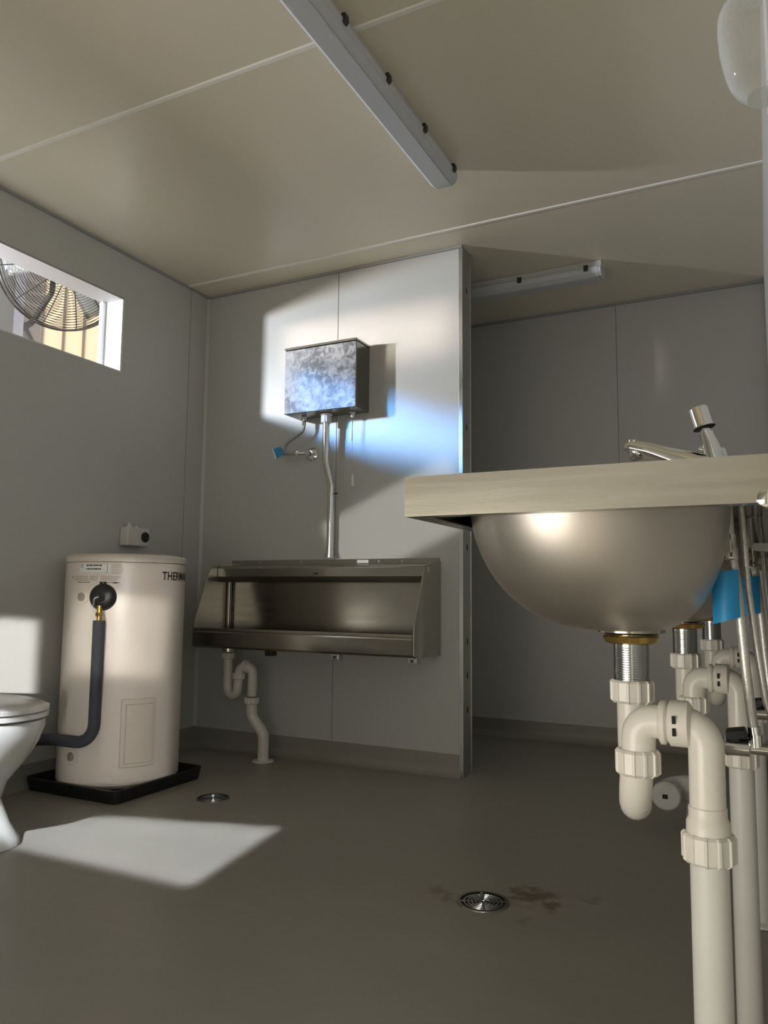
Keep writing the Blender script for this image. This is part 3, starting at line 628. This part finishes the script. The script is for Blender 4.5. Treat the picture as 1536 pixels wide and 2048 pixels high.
for y in (1.42, 2.0, 2.5):
    obj('wall_bracket', prism(bmesh.new(), [(-0.20 if 0 else -0.02, SZ0-0.006), (RX-0.001, SZ0-0.006), (RX-0.001, SZ0-0.10), (RX-0.012, SZ0-0.10), (RX-0.020, SZ0-0.022), (-0.02, SZ0-0.018)], 'y', y-0.012, y+0.012), 'alu', wt)

# ------------------------------------------------------------------ sink traps
def sink_trap(label):
    """origin: drain centre on plan, floor level"""
    t = thing('sink_trap', label, 'pipe', group='waste traps under the wash trough')
    obj('brass_backnut', lathe(bmesh.new(), (0, 0, 0.7350), (0, 0, -1), [(0.036, 0), (0.038, 0.002), (0.034, 0.010), (0.027, 0.012)], 30), 'brass', t, smooth=True)
    tl_ = obj('tailpiece', cyl(bmesh.new(), (0, 0, 0.736), (0, 0, 0.668), 0.0235, 28), 'tail', t, smooth=True)
    bm = bmesh.new()
    for k in range(14): lathe(bm, (0, 0, 0.719-k*0.0033), (0, 0, -1), [(0.0235, 0), (0.0239, 0.0016), (0.0235, 0.0032)], 24, cap=False)
    obj('thread', bm, 'tail', tl_, smooth=True)
    obj('union_nut', nut(bmesh.new(), (0, 0, 0.674), (0, 0, -1), 0.0300, 0.031, 12), 'pvc', t)
    dy = -0.112; xx = 0.022
    path = [Vector((-0.001, 0, 0.66)), Vector((-0.001, 0, 0.590))]
    for k in range(1, 12):
        th = PI*k/12; path.append(Vector((-0.001+xx*k/12, dy/2+(-dy/2)*math.cos(th), 0.580-0.056*math.sin(th))))
    path += [Vector((xx, dy, 0.590)), Vector((xx, dy, 0.60))]
    obj('trap_bend', sweep(bmesh.new(), path, 0.0197, 20), 'pvc', t, smooth=True)
    obj('union_nut', nut(bmesh.new(), (xx, dy, 0.602), (0, 0, -1), 0.0272, 0.031, 12), 'pvc', t)
    path = fillet([(xx+0.001, dy, 0.598), (xx+0.002, dy, 0.637), (0.101, dy-0.004, 0.637), (0.100, dy-0.004, 0.520)], 0.026, 9)
    obj('outlet_bend', sweep(bmesh.new(), path, 0.0203, 20), 'pvc', t, smooth=True)
    uc = obj('union_collar', lathe(bmesh.new(), (0.048, dy-0.002, 0.637), (1, 0, 0), [(0.021, 0), (0.0265, 0.003), (0.0265, 0.008), (0.0225, 0.011), (0.0275, 0.014), (0.0275, 0.034), (0.021, 0.038)], 26), 'pvc', t, smooth=True)
    for z in (-0.006, 0.008): obj('collar_slot', B(0.066, 0.070, dy-0.0305, dy-0.0285, 0.632+z, 0.641+z), 'slot', uc)
    obj('reducer_sleeve', lathe(bmesh.new(), (0.100, dy-0.004, 0.545), (0, 0, -1), [(0.0203, 0), (0.0215, 0.001), (0.0215, 0.012), (0.0245, 0.018), (0.0245, 0.034)], 24), 'pvc', t, smooth=True)
    obj('union_nut', nut(bmesh.new(), (0.100, dy-0.004, 0.515), (0, 0, -1), 0.0305, 0.034, 12), 'pvc', t)
    obj('drain_pipe', cyl(bmesh.new(), (0.100, dy-0.004, 0.490), (0.098, dy-0.004, 0.002), 0.0215, 24), 'pvc2', t, smooth=True)
    obj('floor_collar', lathe(bmesh.new(), (0.098, dy-0.004, 0.001), (0, 0, 1), [(0.036, 0), (0.035, 0.005), (0.022, 0.010)], 24), 'pvc2', t, smooth=True)
    return t
s1 = sink_trap('cream plastic trap under the nearest sink bowl, closest to the camera'); s1.location = (-0.173, 1.118, 0)
s2 = copy_tree(s1); s2.location = (-0.155, 1.690, 0); s2['label'] = 'grey-looking plastic trap under the middle sink bowl, behind the nearest one'
s3 = copy_tree(s1); s3.location = (-0.140, 2.270, 0); s3['label'] = 'farthest plastic trap under the last sink bowl'

# ------------------------------------------------------------------ taps
def tap(label):
    """origin on the deck; spout points to -X"""
    t = thing('basin_tap', label, 'tap', group='push taps along the wash trough')
    obj('base_flange', lathe(bmesh.new(), (0, 0, 0), (0, 0, 1), [(0.022, 0), (0.022, 0.005), (0.017, 0.009)], 26), 'chrome', t, smooth=True)
    ax = Vector((-0.26, 0, 1)).normalized()
    obj('body', lathe(bmesh.new(), (0.004, 0, 0.004), ax, [(0.017, 0), (0.0155, 0.03), (0.0115, 0.070), (0.0095, 0.078), (0.0095, 0.084)], 26), 'chrome', t, smooth=True)
    top = Vector((0.004, 0, 0.004))+ax*0.086
    k = obj('push_button', lathe(bmesh.new(), top, ax, [(0.007, -0.004), (0.007, 0.006), (0.0135, 0.007), (0.0135, 0.009), (0.0128, 0.010), (0.0128, 0.034), (0.0115, 0.036)], 30), 'chrome', t, smooth=True)
    obj('button_skirt', lathe(bmesh.new(), top, ax, [(0.0135, 0.004), (0.0155, 0.0055), (0.0135, 0.007)], 26), 'dark', k, smooth=True)
    # spout: tapering oval tube, rising towards the outlet
    pts = [Vector((0.002, 0, 0.030)), Vector((-0.030, 0, 0.038)), Vector((-0.065, 0, 0.052)), Vector((-0.098, 0, 0.066)), Vector((-0.120, 0, 0.073)), Vector((-0.128, 0, 0.073))]
    bm = bmesh.new(); rings = []
    for p, (a, b) in zip(pts, ((0.018, 0.023), (0.015, 0.020), (0.0125, 0.0155), (0.0110, 0.0120), (0.0115, 0.0100), (0.006, 0.005))):
        rings.append([bm.verts.new(p+Vector((0.25*b*math.sin(2*PI*i/20), a*math.cos(2*PI*i/20), b*math.sin(2*PI*i/20)))) for i in range(20)])
    for a, b in zip(rings, rings[1:]):
        for i in range(20): bm.faces.new((a[i], a[(i+1) % 20], b[(i+1) % 20], b[i]))
    bm.faces.new(rings[0]); bm.faces.new(rings[-1])
    s = obj('spout', bm, 'chrome', t, smooth=True)
    obj('aerator', lathe(lathe(bmesh.new(), (-0.113, 0, 0.070), (0.2, 0, -1), [(0.0105, 0), (0.0105, 0.014), (0.009, 0.016)], 20), (-0.117, 0, 0.070), (0.2, 0, 1), [(0.008, 0), (0.008, 0.012), (0.005, 0.014)], 16), 'chrome', s, smooth=True)
    obj('index_stud', lathe(bmesh.new(), (-0.021, 0, 0.062), (-1, 0, 0.3), [(0.006, 0), (0.005, 0.004), (0.002, 0.006)], 14), 'chrome', t, smooth=True)
    return t
t1 = tap('nearest chrome push tap with spout, above the first sink bowl'); t1.location = (-0.052, 1.150, SZ1)
t2 = copy_tree(t1); t2.location = (-0.045, 1.500, SZ1); t2['label'] = 'middle chrome push tap along the wash trough'
t3 = copy_tree(t1); t3.location = (-0.045, 2.100, SZ1); t3['label'] = 'farthest chrome push tap along the wash trough'
# supply hoses, tags and stop valves below the taps
def supply(label_h, label_v, y, dx):
    hs = thing('supply_hose', label_h, 'hose', (dx, y, 0), 'supply hoses under the wash trough')
    path = fillet([(-0.040, 0, SZ1-0.004), (-0.040, 0, 0.86), (-0.026, -0.01, 0.62), (-0.018, 0, 0.600)], 0.15, 8)
    obj('hose', sweep(bmesh.new(), [(-0.045, 0, SZ1-0.006), (-0.044, 0, 0.88), (-0.041, 0, 0.84), (-0.036, 0, 0.79), (-0.033, 0, 0.74), (-0.030, 0, 0.69), (-0.026, 0, 0.64), (-0.022, 0, 0.602)], 0.0065, 12), 'hose', hs, smooth=True)
    obj('ferrule', lathe(bmesh.new(), (-0.044, 0, 0.875), (0.03, 0, -1), [(0.008, 0), (0.008, 0.018), (0.0095, 0.020), (0.0095, 0.034), (0.007, 0.036)], 14), 'chrome', hs, smooth=True)
    obj('ferrule', lathe(bmesh.new(), (-0.0235, 0, 0.618), (0.09, 0, -1), [(0.008, 0), (0.008, 0.018)], 14), 'chrome', hs, smooth=True)
    bm = bmesh.new(); n = 10; A = []
    for k in range(n+1):
        u = k/n; x = -0.068+0.034*u; yb = -0.012-0.010*math.sin(u*PI); A.append([bm.verts.new((x, yb+d, z)) for d in (0, 0.0012) for z in (0.752+0.010*u, 0.822+0.004*u)])
    for k in range(n):
        a, b = A[k], A[k+1]; bm.faces.new((a[0], b[0], b[1], a[1])); bm.faces.new((a[2], b[2], b[3], a[3])); bm.faces.new((a[0], b[0], b[2], a[2])); bm.faces.new((a[1], b[1], b[3], a[3]))
    bm.faces.new((A[0][0], A[0][1], A[0][3], A[0][2])); bm.faces.new((A[-1][0], A[-1][1], A[-1][3], A[-1][2]))
    obj('tag', bm, 'blue', hs, smooth=True)
    hs2 = obj('second_hose', sweep(bmesh.new(), [(-0.030, 0.02, SZ1-0.004), (-0.026, 0.02, 0.86), (-0.024, 0.022, 0.80), (-0.016, 0.02, 0.72), (-0.008, 0.016, 0.65), (0.006, 0.01, 0.605)], 0.0045, 10), 'hose', hs, smooth=True)
    v = thing('stop_valve', label_v, 'valve', (dx, y, 0), 'stop valves under the wash trough')
    obj('body', lathe(bmesh.new(), (-0.060, 0, 0.590), (1, 0, 0), [(0.010, 0), (0.012, 0.002), (0.012, 0.030), (0.008, 0.032), (0.008, 0.075), (0.007, RX-dx+0.058)], 18), 'chrome', v, smooth=True)
    obj('wall_rose', lathe(bmesh.new(), (RX-dx-0.001, 0, 0.590), (-1, 0, 0), [(0.030, 0), (0.028, 0.005), (0.010, 0.010)], 24), 'chrome', v, smooth=True)
    obj('outlet', cyl(bmesh.new(), (-0.0215, 0, 0.592), (-0.022, 0, 0.608), 0.009, 12), 'chrome', v, smooth=True)
    obj('handle', prism(bmesh.new(), [(-0.058, 0.612), (-0.034, 0.616), (-0.030, 0.603), (-0.040, 0.602), (-0.044, 0.598), (-0.056, 0.600)], 'y', -0.014, 0.014), 'black', v, bevel=0.002)
supply('braided hose with blue tag below the nearest chrome tap', 'chrome stop valve with black handle beside the nearest sink trap', 1.150, 0.0)
supply('braided hose with blue tag below the middle chrome tap, farther back', 'chrome stop valve below the middle chrome tap, farther back', 1.500, 0.022)

# ------------------------------------------------------------------ floor wastes
def floor_waste(label, r, loc):
    t = thing('floor_waste', label, 'drain', loc)
    obj('outer_ring', lathe(bmesh.new(), (0, 0, 0.0005), (0, 0, 1), [(r*0.86, 0.0005), (r*0.86, 0.003), (r*0.98, 0.003), (r, 0.0)], 40, cap=False), 'steel', t, smooth=True)
    obj('sump', lathe(bmesh.new(), (0, 0, 0.0006), (0, 0, 1), [(r*0.87, 0), (0.001, 0.0003)], 32, cap=False), 'slot', t)
    bm = bmesh.new()
    for k in range(1, 6):
        q = r*0.86*k/6; lathe(bm, (0, 0, 0.001), (0, 0, 1), [(q-r*0.038, 0), (q-r*0.03, 0.0018), (q+r*0.03, 0.0018), (q+r*0.038, 0)], 32, cap=False)
    for k in range(4):
        a = PI*k/2+0.4; d = Vector((math.cos(a), math.sin(a), 0)); p = Vector((-d.y, d.x, 0))*r*0.05
        for zt in (0.003,):
            vs = [bm.verts.new(d*u+p*s+Vector((0, 0, zt))) for u, s in ((r*0.08, -1), (r*0.86, -1), (r*0.86, 1), (r*0.08, 1))]; bm.faces.new(vs)
    obj('grate', bm, 'chrome', t)
    return t
floor_waste('round chrome floor drain beside the black tray of the water heater', 0.064, (-1.938, 2.428, 0))
floor_waste('round chrome floor drain with brown stains around it in the open floor', 0.068, (-0.688, 1.965, 0))
# capped pipe low behind the trough
cp = thing('capped_pipe', 'grey plastic pipe cap with square hole low behind the sink trap', 'pipe', (-0.325, 2.86, 0))
obj('cap', lathe(bmesh.new(), (-0.01, -0.03, 0.120), (0.12, -1, 0), [(0.044, 0), (0.047, 0.004), (0.047, 0.028), (0.042, 0.034), (0.020, 0.035)], 32), 'pvc2', cp, smooth=True)
obj('plug_hole', B(-0.018, -0.002, -0.068, -0.062, 0.113, 0.127), 'slot', cp)
obj('elbow', sweep(bmesh.new(), fillet([(-0.01, -0.028, 0.120), (0.0, 0.055, 0.120), (0.085, 0.060, 0.135), (0.085, 0.060, 0.002)], 0.04, 8), 0.042, 22), 'pvc2', cp, smooth=True)

# ------------------------------------------------------------------ clear dispenser on the right wall
ds = thing('soap_dispenser', 'clear plastic dispenser with rounded cover high on the right wall', 'dispenser', (RX, 1.50, 1.815))
bm = bmesh.new(); rings = []
for k in range(13):
    t = -1+2*k/12; z = 0.104*t; dpt = 0.088*(1-abs(t)**5*0.30)+0.006*t; wy = 0.055*(1-abs(t)**4*0.35)
    dpt -= 0.012*max(0, -t)
    rings.append([bm.verts.new((-dpt*math.sin(PI*i/16)**0.55, wy*math.cos(PI*i/16), z)) for i in range(17)])
for a, b in zip(rings, rings[1:]):
    for i in range(16): bm.faces.new((a[i], a[i+1], b[i+1], b[i]))
bm.faces.new(rings[0]); bm.faces.new(rings[-1])
obj('cover', bm, 'clear', ds, smooth=True)
obj('back_plate', B(-0.010, -0.001, -0.060, 0.060, -0.108, 0.108), 'white', ds, bevel=0.004)

# ------------------------------------------------------------------ outside the strip window
cw = thing('container_wall', 'sunlit cream ribbed cladding wall outside the strip window', 'wall', (-4.60, 0, 0))
obj('sheet', B(-0.05, 0, 3.55, 7.0, -0.1, 4.6), 'fence', cw)
k = 0; y = 3.66
while y < 6.9:
    obj('rib', prism(bmesh.new(), [(0, y), (0.020, y+0.006), (0.020, y+0.018), (0, y+0.024)], 'z', -0.1, 4.6), 'rib', cw); y += 0.185
pw = thing('neighbour_wall', 'pale grey wall behind the fan outside the strip window', 'wall', (-5.2, 0, 0))
obj('sheet', B(-0.05, 0, 0.5, 3.9, -0.1, 4.8), 'palewall', pw)
for y in (2.2, 2.75, 3.3): obj('batten_strip', B(0, 0.03, y-0.05, y+0.05, -0.1, 4.8), 'palewall', pw)
ps = thing('steel_post', 'grey steel post carrying the fan outside the strip window', 'post', (-3.46, 2.665, 0))
obj('shaft', B(-0.04, 0.04, -0.055, 0.055, -0.1, 3.4), 'post', ps, bevel=0.004)
obj('base_plate', B(-0.09, 0.09, -0.10, 0.10, -0.1, -0.085), 'post', ps)
FC = Vector((-3.10, 2.585, 2.425)); FRR = 0.325
fn = thing('caged_fan', 'large round wire-caged fan seen through the strip window', 'fan', FC)
fdir = Vector((0.92, -0.30, -0.22)).normalized(); fx, fy, fz = frame(fdir)
def cage_r(u): return 0.07*(1-u*u)       # dome height at normalised radius
bm = bmesh.new()
def ring(bm, r, hgt, wr, n=56):
    R = [[bm.verts.new((fx*math.cos(2*PI*i/n)+fy*math.sin(2*PI*i/n))*(r+wr*math.cos(2*PI*j/5))+fz*(hgt+wr*math.sin(2*PI*j/5))) for j in range(5)] for i in range(n)]
    for i in range(n):
        for j in range(5): bm.faces.new((R[i][j], R[(i+1) % n][j], R[(i+1) % n][(j+1) % 5], R[i][(j+1) % 5]))
for k in range(4, 25): ring(bm, FRR*k/25, cage_r(k/25), 0.0016)
obj('front_guard', bm, 'wire', fn)
bm = bmesh.new()
for k in range(4, 25): ring(bm, FRR*k/25, -0.05-cage_r(k/25), 0.0016)
obj('rear_guard', bm, 'wire', fn)
bm = bmesh.new(); ring(bm, FRR, 0.0, 0.006); ring(bm, FRR, -0.05, 0.006); obj('rim', bm, 'wire', fn, smooth=True)
for k in range(12):
    a = 2*PI*k/12+0.1; d = fx*math.cos(a)+fy*math.sin(a)
    obj('rib', sweep(bmesh.new(), [d*FRR*u+fz*(cage_r(u)+0.002) for u in (0.12, 0.3, 0.5, 0.7, 0.85, 1.0)], 0.0030, 6), 'wire', fn)
obj('hub', lathe(bmesh.new(), fz*0.055, fz, [(0.045, 0), (0.045, 0.010), (0.035, 0.016)], 24), 'dark', fn, smooth=True)
obj('motor', lathe(bmesh.new(), fz*-0.19, fz, [(0.03, 0), (0.06, 0.01), (0.06, 0.12), (0.025, 0.13), (0.025, 0.18)], 24), 'dark', fn, smooth=True)
for k in range(3):
    a = 2*PI*k/3+0.6; bm = bmesh.new(); A = []
    for u in (0.03, 0.10, 0.18, 0.25, 0.29):
        wdt = 0.05+0.22*u; row = []
        for s in (-1, -0.5, 0, 0.5, 1):
            th = a+s*wdt/(u+0.06)*0.62; dd = fx*math.cos(th)+fy*math.sin(th); row.append(bm.verts.new(dd*u+fz*(-0.025+0.022*s)))
        A.append(row)
    for p_, q_ in zip(A, A[1:]):
        for i in range(4): bm.faces.new((p_[i], p_[i+1], q_[i+1], q_[i]))
    o = obj('blade', bm, 'alu', fn, smooth=True); md = o.modifiers.new('s', 'SOLIDIFY'); md.thickness = 0.002
pst = Vector((-3.417, 2.665, 2.40))-FC
obj('mount_arm', sweep(bmesh.new(), fillet([fz*-0.15, fz*-0.15+Vector((0, 0, -0.14)), pst+Vector((0, 0, -0.20))], 0.04, 6), 0.014, 12), 'dark', fn, smooth=True)
